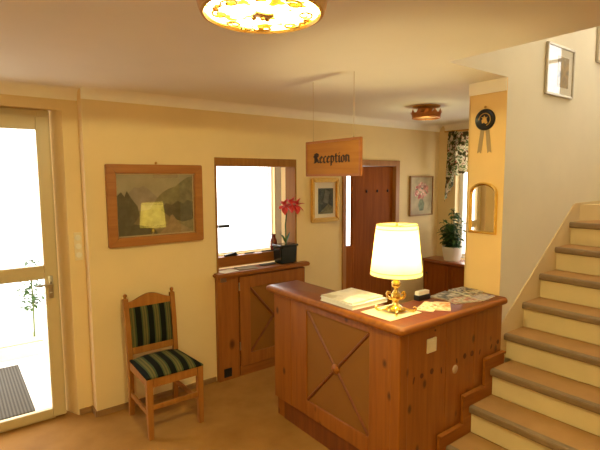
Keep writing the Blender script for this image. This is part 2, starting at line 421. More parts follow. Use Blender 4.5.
# side room window
w4 = thing('window_4', 'bright window of the room behind the inner door', None, ((SX0+SX1)/2, 4.67, SZ0), kind='structure')
b = bm_(); frame_rect(b, 'y', (4.65, 4.70), 0, SX0, SX1, SZ0, SZ1, .03); obj('window_frame', b, M['white'], w4)
b = bm_(); bx(b, SX0+.028, SX1-.028, 4.67, 4.675, SZ0+.028, SZ1-.028); obj('glass_pane', b, M['glass'], w4)
# things on the hatch sill
def sill(name, bm, mat, label, cat, group=None): return tag(obj(name, bm, mat, None, True), label, cat, group)
b = bm_(); bx(b, 1.99, 2.12, 3.742, 3.78, 1.0855, 1.10, .005); hull(b, [(1.99, 3.745, 1.10), (1.99, 3.775, 1.10), (2.10, 3.75, 1.115), (2.10, 3.77, 1.115), (2.12, 3.75, 1.10), (2.12, 3.77, 1.10)])
sill('stapler', b, M['black'], 'small black stapler at the left end of the hatch sill', 'stapler')
for k, (x0, x1, dy) in enumerate(((2.20, 2.33, .012), (2.40, 2.55, -.008))):
    b = bm_(); tube(b, [(x0, 3.762-dy, 1.0917), (x1-.02, 3.762+dy, 1.0917), (x1, 3.762+dy*1.2, 1.0917)], [.006, .006, .002])
    sill('pen', b, M['black'], ['dark pen lying in the middle of the hatch sill', 'dark pen lying on the hatch sill beside the red vase'][k], 'pen')
b = bm_(); lathe(b, (2.545, 3.77, 1.0855), [(0, 0), (.028, 0), (.036, .04), (.034, .10), (.02, .13), (.018, .15), (.024, .165), (.016, .165), (.013, .14), (0, .13)], 20)
tag(obj('vase', b, plain('dark_red_glaze', (.16, .018, .012), .25), None, True), 'dark red vase on the hatch sill behind the black pot', 'vase')

# ------------------------------------------------------------------ cabinet under the hatch
cb = thing('low_cabinet', 'brown knotty wood cabinet with crossed door panel below the office hatch', 'cabinet', (2.28, 3.56, 0))
CY = 3.545
b = bm_(); bx(b, 1.80, 2.765, CY+.022, YW-.001, 0.0, .94); obj('carcass', b, M['cab'], cb)
b = bm_(); bx(b, 1.80, 2.005, CY, CY+.0215, .0, .94, .002); obj('side_panel', b, M['cab'], cb)
dr = None
b = bm_()
dx0, dx1, dz0, dz1 = 2.018, 2.76, .09, .925
bx(b, dx0, dx0+.11, CY-.004, CY+.021, dz0, dz1, .003); bx(b, dx1-.11, dx1, CY-.004, CY+.021, dz0, dz1, .003)
bx(b, dx0+.11, dx1-.11, CY-.004, CY+.021, dz0, dz0+.11, .003); bx(b, dx0+.11, dx1-.11, CY-.004, CY+.021, dz1-.11, dz1, .003)
dr = obj('door', b, M['cab'], cb)
b = bm_(); bx(b, dx0+.10, dx1-.10, CY+.010, CY+.020, dz0+.10, dz1-.10); obj('door_panel', b, M['panel'], dr)
def bar(bm, p, q, w, n, t):
    p = Vector(p); q = Vector(q); n = Vector(n).normalized(); s = (q-p).normalized().cross(n)*w/2
    hull(bm, [p+s, p-s, q+s, q-s, p+s*.5+n*t, p-s*.5+n*t, q+s*.5+n*t, q-s*.5+n*t])
b = bm_()
bar(b, (dx0+.115, CY+.0098, dz0+.115), (dx1-.115, CY+.0098, dz1-.115), .024, (0, -1, 0), .011); bar(b, (dx0+.115, CY+.0098, dz1-.115), (dx1-.115, CY+.0098, dz0+.115), .024, (0, -1, 0), .011)
obj('cross_moulding', b, M['mould'], dr)
for z in (.25, .80):
    b = bm_(); tube(b, [(2.012, CY-.006, z), (2.012, CY-.006, z+.075)], .0065); obj('hinge', b, M['steel'], dr, True)
b = bm_(); bx(b, 2.018, 2.765, CY+.006, CY+.0215, .0, .085); obj('plinth', b, M['cab_x'], cb)
b = bm_(); bx(b, 1.83, 1.885, CY-.006, CY, .90, .935, .003); obj('lock_plate', b, M['steel'], cb)
b = bm_(); bx(b, 1.845, 1.925, CY-.004, CY, .03, .11, .002); obj('vent_plate', b, M['black'], cb)
b = bm_(); prism(b, [(1.776, CY-.045), (2.80, CY-.045), (2.80, YW-.002), (2.679, YW-.002), (2.679, 3.728), (1.843, 3.728), (1.843, YW-.002), (1.776, YW-.002)], 'z', .942, .98, 0, .010)
obj('cabinet_top', b, M['cab_x'], cb)
# black pot with red amaryllis
am = thing('potted_amaryllis', 'red amaryllis in a square black pot at the right end of the hatch cabinet', 'plant', (2.572, 3.612, .9805))
b = bm_()
hull(b, [(2.484+i*.176, 3.548+j*.13, .9805) for i in (0, 1) for j in (0, 1)]+[(2.472+i*.200, 3.540+j*.145, 1.160) for i in (0, 1) for j in (0, 1)], 0, .010)
bx(b, 2.467, 2.677, 3.535, 3.690, 1.148, 1.168, .005)
obj('pot', b, M['black_glaze'], am)
b = bm_(); tube(b, [(2.575, 3.60, 1.165), (2.57, 3.60, 1.36), (2.585, 3.59, 1.52)], .007); tube(b, [(2.585, 3.59, 1.51), (2.55, 3.57, 1.54), (2.535, 3.56, 1.545)], .005); tube(b, [(2.585, 3.59, 1.51), (2.63, 3.57, 1.54), (2.665, 3.545, 1.545)], .005)
obj('stem', b, M['stem'], am, True)
for (fx, fz) in ((2.520, 1.545), (2.600, 1.560), (2.668, 1.545)):
    b = bm_()
    for k in range(6):
        a = k*PI/3+.3
        leaf_blade(b, (fx, 3.545, fz), (math.cos(a), -.45, math.sin(a)), .088, .062, 0, .1)
    sphere(b, (fx, 3.537, fz), .010)
    obj('bloom', b, M['petal'], am)
b = bm_()
for a, ln in ((.4, .16), (2.5, .19), (3.6, .14)):
    leaf_blade(b, (2.575, 3.605, 1.166), (math.cos(a)*.5, math.sin(a)*.3, 1), ln, .03, 0, .2)
obj('leaf', b, M['leaf'], am)
# papers on the cabinet top
def sheet(bm, cx, cy, z, w, h, rot, t=.003, mi=0):
    c, s = math.cos(rot), math.sin(rot)
    pts = []
    for i, j in ((-1, -1), (1, -1), (1, 1), (-1, 1)):
        x, y = i*w/2, j*h/2; pts.append((cx+x*c-y*s, cy+x*s+y*c))
    prism(bm, pts, 'z', z, z+t, mi)
b = bm_(); sheet(b, 1.93, 3.59, .981, .17, .11, .25); tag(obj('leaflet', b, M['paper']), 'pale leaflet on the left end of the hatch cabinet', 'leaflet')
b = bm_(); sheet(b, 2.13, 3.61, .981, .19, .12, -.15, .008); tag(obj('notebook', b, plain('grey_cover', (.30, .25, .17), .6)), 'grey-brown notebook in the middle of the hatch cabinet top', 'notebook')
b = bm_(); bx(b, 2.30, 2.46, 3.60, 3.66, .981, .993, .003); tag(obj('calculator', b, plain('dark_grey_case', (.07, .065, .06), .5)), 'flat dark grey calculator on the hatch cabinet beside the black pot', 'calculator')

# ------------------------------------------------------------------ inner red-brown door
d2 = thing('door_2', 'red-brown wooden inner door with a narrow glazed side light', None, (3.76, 3.6, 0), kind='structure')
b = bm_()
bx(b, 3.305, 3.355, YW-.018, 3.83, 0, 2.0, .004); bx(b, 4.14, 4.205, YW-.018, 3.83, 0, 2.0, .004); bx(b, 3.355, 4.14, YW-.018, 3.83, 1.935, 2.0, .004)
obj('door_frame', b, M['frame_wood'], d2)
b = bm_(); bx(b, 3.492, 3.53, 3.625, 3.665, 0, 1.935, .003); bx(b, 3.355, 3.492, 3.627, 3.665, 1.83, 1.935); bx(b, 3.355, 3.492, 3.627, 3.665, 0, 1.06)
obj('side_light_post', b, M['redwood'], d2)
b = bm_(); bx(b, 3.356, 3.491, 3.64, 3.645, 1.06, 1.83); obj('glass_pane', b, M['glass'], d2)
b = bm_(); bx(b, 3.532, 4.138, 3.625, 3.67, .008, 1.93, .003)
lf2 = obj('door_leaf', b, M['redwood'], d2)
for x in (3.70, 3.872, 4.045):
    b = bm_(); sphere(b, (x, 3.619, 1.655), .013, 0, (1, .7, 1.3)); obj('peg', b, M['ink'], d2, True)
b = bm_(); bx(b, 4.07, 4.10, 3.617, 3.626, .93, 1.10, .003); tube(b, [(4.085, 3.62, 1.04), (4.085, 3.575, 1.04), (3.98, 3.572, 1.04)], .008); obj('door_handle', b, M['brass'], lf2, True)

# ------------------------------------------------------------------ alcove window, curtain, cabinet, plant
w2 = thing('window_2', 'alcove window half hidden behind the pillar', None, (XE+.1, (AY0+AY1)/2, AZ0), kind='structure')
b = bm_(); frame_rect(b, 'x', (XE+.08, XE+.13), 0, AY0, AY1, AZ0, AZ1, .055); bx(b, XE+.085, XE+.125, 2.83, 2.87, AZ0+.05, AZ1-.05); obj('window_frame', b, M['white'], w2)
b = bm_(); bx(b, XE+.10, XE+.105, AY0+.05, AY1-.05, AZ0+.05, AZ1-.05); obj('glass_pane', b, M['glass'], w2)
cu = thing('curtain', 'floral green and white valance curtain over the alcove window', 'curtain', (XE-.05, 2.85, 2.35))
def drape(y0, y1, zt, zb, x0, amp, waves, lean=0):
    t = bm_(); nu, nv = 90, 14; g = []
    for i in range(nu+1):
        u = i/nu; col = []
        for j in range(nv+1):
            v = j/nv
            y = y0+(y1-y0)*u
            zb_ = zb(u)
            col.append(t.verts.new((x0+amp*(.35+.65*v)*math.sin(2*PI*waves*u+.6*v)-.02*v, y+.01*math.sin(9*u+3*v)+lean*v, zt+(zb_-zt)*v)))
        g.append(col)
    for i in range(nu):
        for j in range(nv): t.faces.new((g[i][j], g[i+1][j], g[i+1][j+1], g[i][j+1]))
    bmesh.ops.solidify(t, geom=t.faces[:], thickness=.003)
    return t
val = obj('valance', drape(2.25, 3.385, 2.345, lambda u: 1.87-.05*math.sin(PI*u*5)**2, XE-.06, .022, 11), M['curtain'], cu, True)
obj('side_drape', drape(3.285, 3.405, 2.36, lambda u: 1.72-.22*u, XE-.085, .02, 3, .03), M['curtain'], cu, True)
obj('side_drape', drape(2.40, 2.22, 2.36, lambda u: 1.76-.29*u, XE-.085, .02, 3), M['curtain'], cu, True)
b = bm_(); tube(b, [(XE-.055, 2.2, 2.365), (XE-.055, 3.48, 2.365)], .009); bx(b, XE-.06, XE-.001, 2.28, 2.30, 2.355, 2.375); bx(b, XE-.06, XE-.001, 3.36, 3.38, 2.355, 2.375); obj('curtain_rod', b, M['brass'], cu)
sc_ = thing('sideboard', 'low red-brown sideboard under the alcove window behind the pillar', 'cabinet', (4.83, 2.8, 0))
b = bm_(); bx(b, 4.705, 4.968, 2.10, 3.590, 0, .765); obj('carcass', b, M['redwood'], sc_)
for k in range(4):
    y0 = 2.115+k*.368
    b = bm_(); frame_rect(b, 'x', (4.69, 4.7048), 0, y0, y0+.355, .07, .745, .05, 0, .003); bx(b, 4.698, 4.7048, y0+.05, y0+.305, .12, .695); dd = obj('door', b, M['redwood'], sc_)
    b = bm_(); sphere(b, (4.682, y0+(.31 if k % 2 else .045), .62), .012); obj('knob', b, M['ink'], dd, True)
b = bm_(); bx(b, 4.675, 4.968, 2.08, 3.592, .766, .80, .006); obj('sideboard_top', b, wood('sideboard_top_wood', (.36, .11, .04), (.27, .08, .028), 'y', .3, coat=.3), sc_)
pp = thing('potted_plant', 'bushy green plant in a white pot on the sideboard by the alcove window', 'plant', (4.82, 3.262, .8005))
b = bm_(); lathe(b, (4.82, 3.262, .8005), [(0, 0), (.095, 0), (.118, .12), (.124, .17), (.114, .17), (.105, .13), (0, .13)], 24); obj('pot', b, M['white'], pp, True)
b = bm_(); lathe(b, (4.82, 3.262, .8005), [(0, .131), (.106, .131), (.106, .15), (0, .155)], 20); obj('soil', b, M['soil'], pp)
fol = bm_(); st = bm_()
for k in range(34):
    a = random.uniform(0, 2*PI); r = random.uniform(.02, .17); h = random.uniform(.06, .40)
    if k < 5: h = random.uniform(.40, .52); r *= .6
    top = Vector((4.82+r*math.cos(a)*.9, 3.262+r*math.sin(a)*1.05, .94+h)); bs = Vector((4.82+r*.3*math.cos(a), 3.262+r*.3*math.sin(a), .94))
    tube(st, [bs, (bs+top)/2+Vector((0, 0, .02)), top], .003, 5)
    nl = int(6+h*26)
    for q in range(nl):
        t = .05+.95*random.random(); p = bs.lerp(top, t); aa = random.uniform(0, 2*PI)
        leaf_blade(fol, p, (math.cos(aa)*.9, math.sin(aa), random.uniform(-.1, .6)), random.uniform(.06, .095), random.uniform(.038, .055), 0, .45)
for v in fol.verts:
    v.co.x = min(v.co.x, 4.958)
obj('foliage', fol, M['leaf'], pp); obj('stem', st, M['stem'], pp)

# ------------------------------------------------------------------ pictures
def poly_layer(bm, pts, axis, a, t, mi): prism(bm, pts, axis, a, a+t, mi)
lp = thing('landscape_painting', 'large wood-framed mountain landscape painting above the striped chair', 'picture', (1.307, YW, 1.288))
b = bm_(); frame_rect(b, 'y', (YW-.042, YW-.001), 0, .924, 1.69, 1.288, 1.915, .070, 0, .006); obj('frame', b, M['pic_wood'], lp)
b = bm_(); frame_rect(b, 'y', (YW-.0095, YW-.004), 0, .992, 1.622, 1.356, 1.847, .012, 0, .002); obj('inner_slip', b, plain('pale_slip', (.62, .48, .26), .5), lp)
def pm(n, c, s=18, v=.5): return blotch(n, [(.3, tuple(x*(1-v) for x in c)), (.7, tuple(min(1, x*(1+v)) for x in c))], s, .6, interp='LINEAR', detail=6)
lm = [pm('paint_sky', (.44, .38, .24), 6, .2), pm('paint_far_peak', (.33, .28, .21), 12, .3), pm('paint_slope', (.22, .20, .10), 16), pm('paint_trees', (.06, .065, .035), 22), pm('paint_meadow', (.25, .21, .09), 16), pm('paint_path', (.38, .27, .14), 20, .25), pm('paint_shadow', (.085, .08, .045), 18)]
b = bm_(); u0, v0, U, V = 1.003, 1.367, .608, .469
def PP(l): return [(u0+U*x, v0+V*y) for x, y in l]
y = YW-.0055
poly_layer(b, PP([(0, 0), (1, 0), (1, 1), (0, 1)]), 'y', y, .004, 0)
lay = [([(0, .30), (0, .58), (.08, .62), (.16, .72), (.22, .80), (.27, .78), (.33, .82), (.40, .76), (.46, .68), (.53, .60), (.60, .50), (.6, .3)], 1),
       ([(.40, .40), (.50, .60), (.58, .70), (.66, .76), (.76, .80), (.84, .88), (.92, .95), (1, .97), (1, .3), (.5, .25)], 2),
       ([(0, 0), (1, 0), (1, .36), (.8, .42), (.62, .40), (.5, .44), (.3, .40), (.12, .42), (0, .40)], 4),
       ([(.55, .40), (.62, .52), (.70, .48), (.78, .55), (.86, .50), (.93, .56), (1, .52), (1, .22), (.85, .18), (.7, .25)], 6),
       ([(0, .06), (0, .66), (.05, .72), (.09, .64), (.12, .74), (.17, .62), (.21, .55), (.25, .48), (.27, .32), (.2, .2)], 3),
       ([(.52, 0), (.62, .12), (.66, .22), (.68, .30), (.71, .32), (.74, .26), (.80, .16), (.95, .05), (.98, 0)], 5),
       ([(0, 0), (0, .18), (.15, .20), (.32, .15), (.45, .10), (.5, 0)], 3)]
for k, (l, mi) in enumerate(lay): poly_layer(b, PP(l), 'y', y-.0006*(k+1), .0005, mi)
obj('canvas', b, lm, lp)
b = bm_(); prism(b, [(.995, YW-.0385), (1.62, YW-.0105), (1.62, YW-.0095), (.995, YW-.0375)], 'z', 1.36, 1.844); obj('glass', b, glass_mat('old_picture_glass', 1.95), lp)
b = bm_(); sphere(b, (1.31, YW-.012, 1.928), .011); obj('nail', b, M['brass'], lp, True)

gp = thing('gilt_picture', 'small gilt-framed dark woodland picture with white mount under the hanging sign', 'picture', (3.068, YW, 1.34))
b = bm_(); frame_rect(b, 'y', (YW-.032, YW-.001), 0, 2.872, 3.245, 1.355, 1.805, .045, 0, .010); obj('frame', b, M['gilt'], gp)
b = bm_(); bx(b, 2.913, 3.204, YW-.012, YW-.006, 1.396, 1.764); obj('mount', b, plain('cream_mount', (.86, .78, .60), .8, var=.02), gp)
b = bm_(); bx(b, 2.968, 3.168, YW-.014, YW-.0122, 1.44, 1.70); poly_layer(b, [(2.968, 1.44), (3.168, 1.44), (3.168, 1.50), (3.10, 1.54), (3.04, 1.49)], 'y', YW-.0147, .0006, 1); poly_layer(b, [(3.03, 1.56), (3.10, 1.54), (3.12, 1.66), (3.06, 1.69)], 'y', YW-.0147, .0006, 2)
obj('print', b, [pm('print_dark', (.045, .05, .03), 16), pm('print_olive', (.16, .14, .05), 20), pm('print_haze', (.13, .13, .09), 16)], gp)
b = bm_(); bx(b, 2.915, 3.202, YW-.020, YW-.018, 1.398, 1.762); obj('glass', b, M['glass'], gp)

fp = thing('flower_painting', 'small painting of pink flowers on the wall right of the inner door', 'picture', (4.61, YW, 1.339))
b = bm_(); frame_rect(b, 'y', (YW-.03, YW-.001), 0, 4.39, 4.832, 1.339, 1.824, .018, 0, .003); obj('frame', b, wood('slim_frame_wood', (.36, .20, .06), (.26, .13, .04), 'z', .45), fp)
b = bm_(); bx(b, 4.406, 4.816, YW-.018, YW-.010, 1.355, 1.808)
random.seed(3)
for k in range(46):
    a = random.uniform(0, 2*PI); r = random.uniform(0, 1)**.6
    cx, cz, rr = 4.61+.12*r*math.cos(a), 1.63+.115*r*math.sin(a), random.uniform(.016, .032)
    mi = random.choice([1, 1, 2, 2, 3, 4])
    prism(b, [(cx+rr*math.cos(2*PI*q/9)*random.uniform(.8, 1.1), cz+rr*math.sin(2*PI*q/9)*random.uniform(.8, 1.1)) for q in range(9)], 'y', YW-.0184-.0001*k, YW-.018-.0001*k, mi)
prism(b, [(4.57, 1.40), (4.65, 1.40), (4.67, 1.48), (4.635, 1.54), (4.585, 1.54), (4.55, 1.48)], 'y', YW-.0186, YW-.018, 3)
obj('canvas', b, [pm('canvas_tan', (.42, .33, .18), 9, .25), pm('petal_pink', (.55, .22, .15), 20), pm('petal_pale', (.64, .40, .28), 20), pm('bouquet_green', (.16, .18, .09), 20), pm('petal_rose', (.40, .10, .08), 20)], fp)

# ------------------------------------------------------------------ striped chair
ch = thing('dining_chair', 'light wooden chair with green-striped seat and back below the landscape painting', 'chair', (1.185, 3.25, 0))
cw = M['chair_wood']
for sx in (1.006, 1.380):
    b = bm_(); hull(b, [(sx+i*.018, 3.040+j*.018, 0) for i in (-1, 1) for j in (-1, 1)]+[(sx+i*.023, 3.040+j*.023, .44) for i in (-1, 1) for j in (-1, 1)], 0, .003); obj('leg', b, cw, ch)
for sx, lean in ((1.008, -.004), (1.357, .012)):
    b = bm_()
    pts = [(0, 3.470), (.25, 3.448), (.45, 3.446), (.70, 3.468), (.90, 3.500)]
    for (z0, y0), (z1, y1) in zip(pts, pts[1:]):
        hull(b, [(sx+lean*z0/.9+i*.018, y0+j*.016, z0) for i in (-1, 1) for j in (-1, 1)]+[(sx+lean*z1/.9+i*.018, y1+j*.016, z1) for i in (-1, 1) for j in (-1, 1)])
    lg = obj('leg', b, cw, ch, label='rear leg rising into a back post with a turned finial')
    b = bm_(); lathe(b, (sx+lean, 3.500, .899), [(0, 0), (.015, 0), (.009, .008), (.015, .022), (.013, .034), (0, .042)], 14); obj('finial', b, cw, lg, True)
b = bm_(); bx(b, 1.030, 1.356, 3.024, 3.054, .37, .435, .004); bx(b, 1.026, 1.34, 3.436, 3.458, .37, .435, .004); bx(b, .995, 1.015, 3.062, 3.432, .37, .435, .004); hull(b, [(x, y, z) for z in (.37, .435) for x, y in ((1.362, 3.064), (1.384, 3.064), (1.348, 3.430), (1.370, 3.430))]); obj('seat_frame', b, cw, ch)
b = bm_()
t = bm_(); bmesh.ops.create_grid(t, x_segments=16, y_segments=16, size=1)
for v in t.verts:
    x, y = v.co.x, v.co.y
    wx = .209-.022*(y+1)/2; cx_ = 1.193-.010*(y+1)/2
    v.co = Vector((cx_+x*wx, 3.222+y*.205, .436+.050*(1-abs(x)**4)*(1-abs(y)**4)**1.0+.012))
ext = bmesh.ops.extrude_face_region(t, geom=t.faces[:])
for g in ext['geom']:
    if isinstance(g, bmesh.types.BMVert): g.co.z = .437
bmesh.ops.recalc_face_normals(t, faces=t.faces[:]); merge(b, t); obj('seat_cushion', b, fabric, ch, True)
b = bm_()
t = bm_(); bmesh.ops.create_grid(t, x_segments=14, y_segments=14, size=1)
for v in t.verts:
    x, zz = v.co.x, v.co.y; z = .680+zz*.150; yb = 3.446+(z-.45)*.12
    v.co = Vector((1.186+x*.158, yb-.012-.022*(1-abs(x)**4)*(1-abs(zz)**4), z))
ext = bmesh.ops.extrude_face_region(t, geom=t.faces[:])
for g in ext['geom']:
    if isinstance(g, bmesh.types.BMVert): g.co.y = 3.446+(g.co.z-.45)*.12+.012
bmesh.ops.recalc_face_normals(t, faces=t.faces[:]); merge(b, t); obj('back_cushion', b, fabric, ch, True)
b = bm_()
arch = [(1.026, .825)]+[(1.026+.325*k/20, .872+.052*max(0, math.sin(PI*(k/20)))**1.6) for k in range(21)]+[(1.351, .825)]
prism(b, arch, 'y', 3.482, 3.505, 0, .002); obj('top_rail', b, cw, ch)
b = bm_(); bx(b, 1.026, 1.345, 3.443, 3.466, .475, .532, .004); obj('lower_rail', b, cw, ch)
b = bm_(); bx(b, 1.026, 1.360, 3.032, 3.050, .205, .24, .003); obj('stretcher', b, cw, ch)
for xf, xr in ((1.003, 1.004), (1.378, 1.358)):
    b = bm_(); hull(b, [(x+s_*.008, y, z) for x, y in ((xf, 3.058), (xr, 3.436)) for s_ in (-1, 1) for z in (.16, .192)]); obj('stretcher', b, cw, ch)

# ------------------------------------------------------------------ reception counter
rc = thing('reception_counter', 'L-shaped knotty pine reception counter with crossed front panel beside the stairs', 'counter', (2.3, 2.1, 0))
FX, FY = 1.885, 1.580           # front face and side face
b = bm_()
bx(b, FX+.025, 2.10, FY+.03, 2.79, .0, .95); bx(b, 2.10, 2.925, FY+.03, 1.88, 0, .95)
obj('carcass', b, M['pine'], rc)
b = bm_(); bx(b, FX, FX+.0245, 2.585, 2.795, .15, .95, .003); bx(b, FX+.0245, 2.12, 2.7905, 2.805, .15, .95, .002); obj('end_post', b, M['pine'], rc)
b = bm_(); bx(b, FX+.003, FX+.0245, 2.41, 2.5845, .15, .95, .003); bx(b, FX+.003, FX+.0245, FY+.07, 1.815, .15, .95, .003); bx(b, FX+.003, FX+.0245, 1.815, 2.41, .15, .262, .003); bx(b, FX+.003, FX+.0245, 1.815, 2.41, .905, .95, .003)
obj('front_frame', b, M['pine'], rc)
b = bm_(); bx(b, FX+.014, FX+.0243, 1.814, 2.411, .261, .906); fpn = obj('front_panel', b, M['panel'], rc)
b = bm_()
bar(b, (FX+.0138, 1.822, .27), (FX+.0138, 2.402, .898), .020, (-1, 0, 0), .010); bar(b, (FX+.0138, 1.822, .898), (FX+.0138, 2.402, .27), .020, (-1, 0, 0), .010)
obj('cross_moulding', b, M['mould'], fpn)
b = bm_(); lathe(b, None, [(0, 0), (.034, 0), (.034, .006), (.024, .016), (0, .020)], 20, 0, Matrix.Translation((FX+.010, 2.112, .584)) @ Matrix.Rotation(-PI/2, 4, 'Y')); obj('boss', b, M['pine'], fpn, True)
b = bm_(); bx(b, FX-.004, FX+.066, FY-.004, FY+.068, 0, .95, .006); obj('corner_post', b, M['pine'], rc)
b = bm_(); bx(b, FX+.020, FX+.05, FY+.07, 2.70, 0, .148); bx(b, FX+.05, 2.08, 2.70, 2.76, 0, .148); obj('plinth', b, M['mould'], rc)
b = bm_()
for x0, x1 in ((FX+.067, 2.30), (2.302, 2.60), (2.602, 2.925)): bx(b, x0, x1, FY, FY+.029, 0, .95, .0015)
def oval(cx, cz, rx, rz, rot):
    return [(cx+rx*math.cos(t)*math.cos(rot)-rz*math.sin(t)*math.sin(rot), cz+rx*math.cos(t)*math.sin(rot)+rz*math.sin(t)*math.cos(rot)) for t in [2*PI*k/14 for k in range(14)]]
for cx, cz, rx, rz, ro in ((2.003, .668, .006, .022, -.3), (2.074, .677, .015, .015, 0), (2.166, .680, .016, .018, 0), (2.258, .660, .006, .022, .1), (2.413, .680, .006, .018, .2), (2.498, .690, .016, .018, 0), (2.578, .688, .017, .019, 0), (2.667, .676, .006, .018, -.3), (2.805, .680, .006, .018, -.4), (2.885, .695, .015, .016, 0), (2.19, .92, .008, .007, 0)):
    prism(b, oval(cx, cz, rx, rz, ro), 'y', FY-.0012, FY+.001, 1)
obj('side_panel', b, [M['pine'], plain('dark_knot', (.10, .025, .008), .5, var=.2, scale=40)], rc)
b = bm_(); lathe(b, None, [(0, 0), (.027, 0), (.027, .004), (.020, .008), (0, .009)], 20, 0, Matrix.Translation((2.395, FY-.0002, .632)) @ Matrix.Rotation(PI/2, 4, 'X')); obj('cable_cap', b, plain('grey_cap', (.44, .30, .19), .5, var=0), rc, True, 'round grey plastic cap')
# worktop: L with a rounded outer corner
def arc(cx, cy, r, a0, a1, n=6): return [(cx+r*math.cos(a0+(a1-a0)*k/n), cy+r*math.sin(a0+(a1-a0)*k/n)) for k in range(n+1)]
def top_poly(e):
    x0, y0 = 1.862-e, 1.553-e
    return arc(x0+.03, y0+.03, .03, PI, 1.5*PI) + [(2.927, y0), (2.927, 1.90+e), (2.162+e, 1.90+e), (2.162+e, 2.868+e)] + arc(x0+.03, 2.868+e-.03, .03, PI/2, PI)
b = bm_()
t = bm_(); n = 0; rings = []
for e, z in ((-.016, .951), (-.004, .954), (.006, .964), (.008, .975), (.006, .987), (-.004, .997), (-.016, 1.0)):
    rings.append([t.verts.new((x, y, z)) for x, y in top_poly(e)])
n = len(rings[0])
for A, B in zip(rings, rings[1:]):
    for k in range(n): t.faces.new((A[k], A[(k+1) % n], B[(k+1) % n], B[k]))
t.faces.new(rings[0][::-1]); f = t.faces.new(rings[-1])
bmesh.ops.recalc_face_normals(t, faces=t.faces[:])
for fc in t.faces: fc.material_index = 0
f.material_index = 1
me = bpy.data.meshes.new('t'); t.to_mesh(me); t.free(); b.from_mesh(me); bpy.data.meshes.remove(me)
obj('worktop', b, [M['pine_x'], M['pine_top']], rc, True)
sp = thing('socket_plate', 'square ivory switch plate on the stair-facing side of the counter', 'switch', (2.15, FY, .80))
b = bm_(); bx(b, 2.108, 2.192, FY-.012, FY-.0015, .80, .884, .004); obj('plate', b, M['switch_ivory'], sp)
b = bm_(); bx(b, 2.122, 2.178, FY-.016, FY-.0122, .814, .870, .003); obj('rocker', b, M['switch_ivory'], sp)

# ------------------------------------------------------------------ table lamp on its mat
TZ = 1.0005
b = bm_(); sheet(b, 2.055, 1.80, TZ, .275, .235, 0, .0025); tag(obj('place_mat', b, plain('cream_cloth', (.84, .74, .50), .85, var=.05, scale=60)), 'cream mat under the gold table lamp on the counter', 'mat')
LX, LY, LZ = 2.08, 1.785, TZ+.003
tl = thing('table_lamp', 'gold ornamental table lamp with lit cream shade on the reception counter', 'lamp', (LX, LY, LZ))
b = bm_()
lathe(b, (LX, LY, LZ), [(0, .012), (.060, .012), (.056, .024), (.036, .034), (.022, .046), (.017, .060), (.023, .075), (.030, .092), (.028, .108), (.018, .122), (.012, .136), (.014, .146), (.025, .156), (.029, .170), (.024, .184), (.014, .193), (.010, .205), (.009, .42), (0, .42)], 18)
obj('column', b, M['gold'], tl, True)
for k in range(4):
    a = k*PI/2+.75
    pts = []
    for s in range(9):
        t = s/8; r = .04+.062*t; z = .026-.016*math.sin(PI*.5*t)
        pts.append((r, z))
    pts += [(.110, .011), (.117, .017), (.118, .027), (.110, .032), (.104, .027)]
    b = bm_(); tube(b, [(LX+r*math.cos(a), LY+r*math.sin(a), LZ+z) for r, z in pts], [.009-.0002*i for i in range(len(pts))], 8)
    sphere(b, (LX+.103*math.cos(a), LY+.103*math.sin(a), LZ+.009), .009, 0, (1, 1, .95))
    obj('foot', b, M['gold'], tl, True)
for k in range(2):
    a = -.75+k*PI
    b = bm_(); tube(b, [(LX+r*math.cos(a), LY+r*math.sin(a), LZ+z) for r, z in ((.020, .082), (.034, .080), (.048, .090), (.054, .108), (.048, .122), (.038, .120), (.038, .110))], [.009, .009, .008, .008, .008, .008, .009], 8); obj('scroll_arm', b, M['gold'], tl, True)
b = bm_()
SZ0_, SZ1_ = LZ+.226, LZ+.526
t = bm_(); prof = [(.153, SZ0_), (.148, SZ0_+.05), (.136, SZ0_+.155), (.119, SZ1_)]
rings = [[t.verts.new((LX+r*math.cos(2*PI*k/48), LY+r*math.sin(2*PI*k/48), z)) for k in range(48)] for r, z in prof]
for A, B in zip(rings, rings[1:]):
    for k in range(48): t.faces.new((A[k], A[(k+1) % 48], B[(k+1) % 48], B[k]))
merge(b, t)
shd = obj('lamp_shade', b, shade_mat('cream_shade_fabric', (.97, .89, .29)), tl, True)
def ring(bm, c, R, r, seg=48, mi=0, sx=1, sz=1):
    t = bm_(); vs = [[t.verts.new((c[0]+(R+r*math.cos(2*PI*j/8))*math.cos(2*PI*k/seg), c[1]+(R+r*math.cos(2*PI*j/8))*math.sin(2*PI*k/seg), c[2]+r*sz*math.sin(2*PI*j/8))) for j in range(8)] for k in range(seg)]
    for k in range(seg):
        for j in range(8): t.faces.new((vs[k][j], vs[(k+1) % seg][j], vs[(k+1) % seg][(j+1) % 8], vs[k][(j+1) % 8]))
    bmesh.ops.recalc_face_normals(t, faces=t.faces[:]); merge(bm, t, mi)
for R, z in ((.1535, SZ0_+.002), (.1512, SZ0_+.026), (.1205, SZ1_-.002), (.1225, SZ1_-.024)):
    b = bm_(); ring(b, (LX, LY, z), R, .0022); obj('trim_braid', b, plain('brown_braid', (.20, .10, .02), .7, var=0), shd, True)
b = bm_()
for k in range(3):
    a = k*2*PI/3; tube(b, [(LX, LY, SZ1_-.012), (LX+.118*math.cos(a), LY+.118*math.sin(a), SZ1_-.004)], .002, 6)
lathe(b, (LX, LY, SZ1_-.112), [(0, 0), (.004, 0), (.004, .10), (.010, .103), (.009, .112), (.004, .118), (0, .121)], 12)
obj('finial', b, M['brass'], tl, True)
b = bm_(); sphere(b, (LX, LY, LZ+.335), .024, 0, (1, 1, 1.25)); obj('bulb', b, emit_mat('lit_bulb', (1, .72, .36), 6), tl, True)

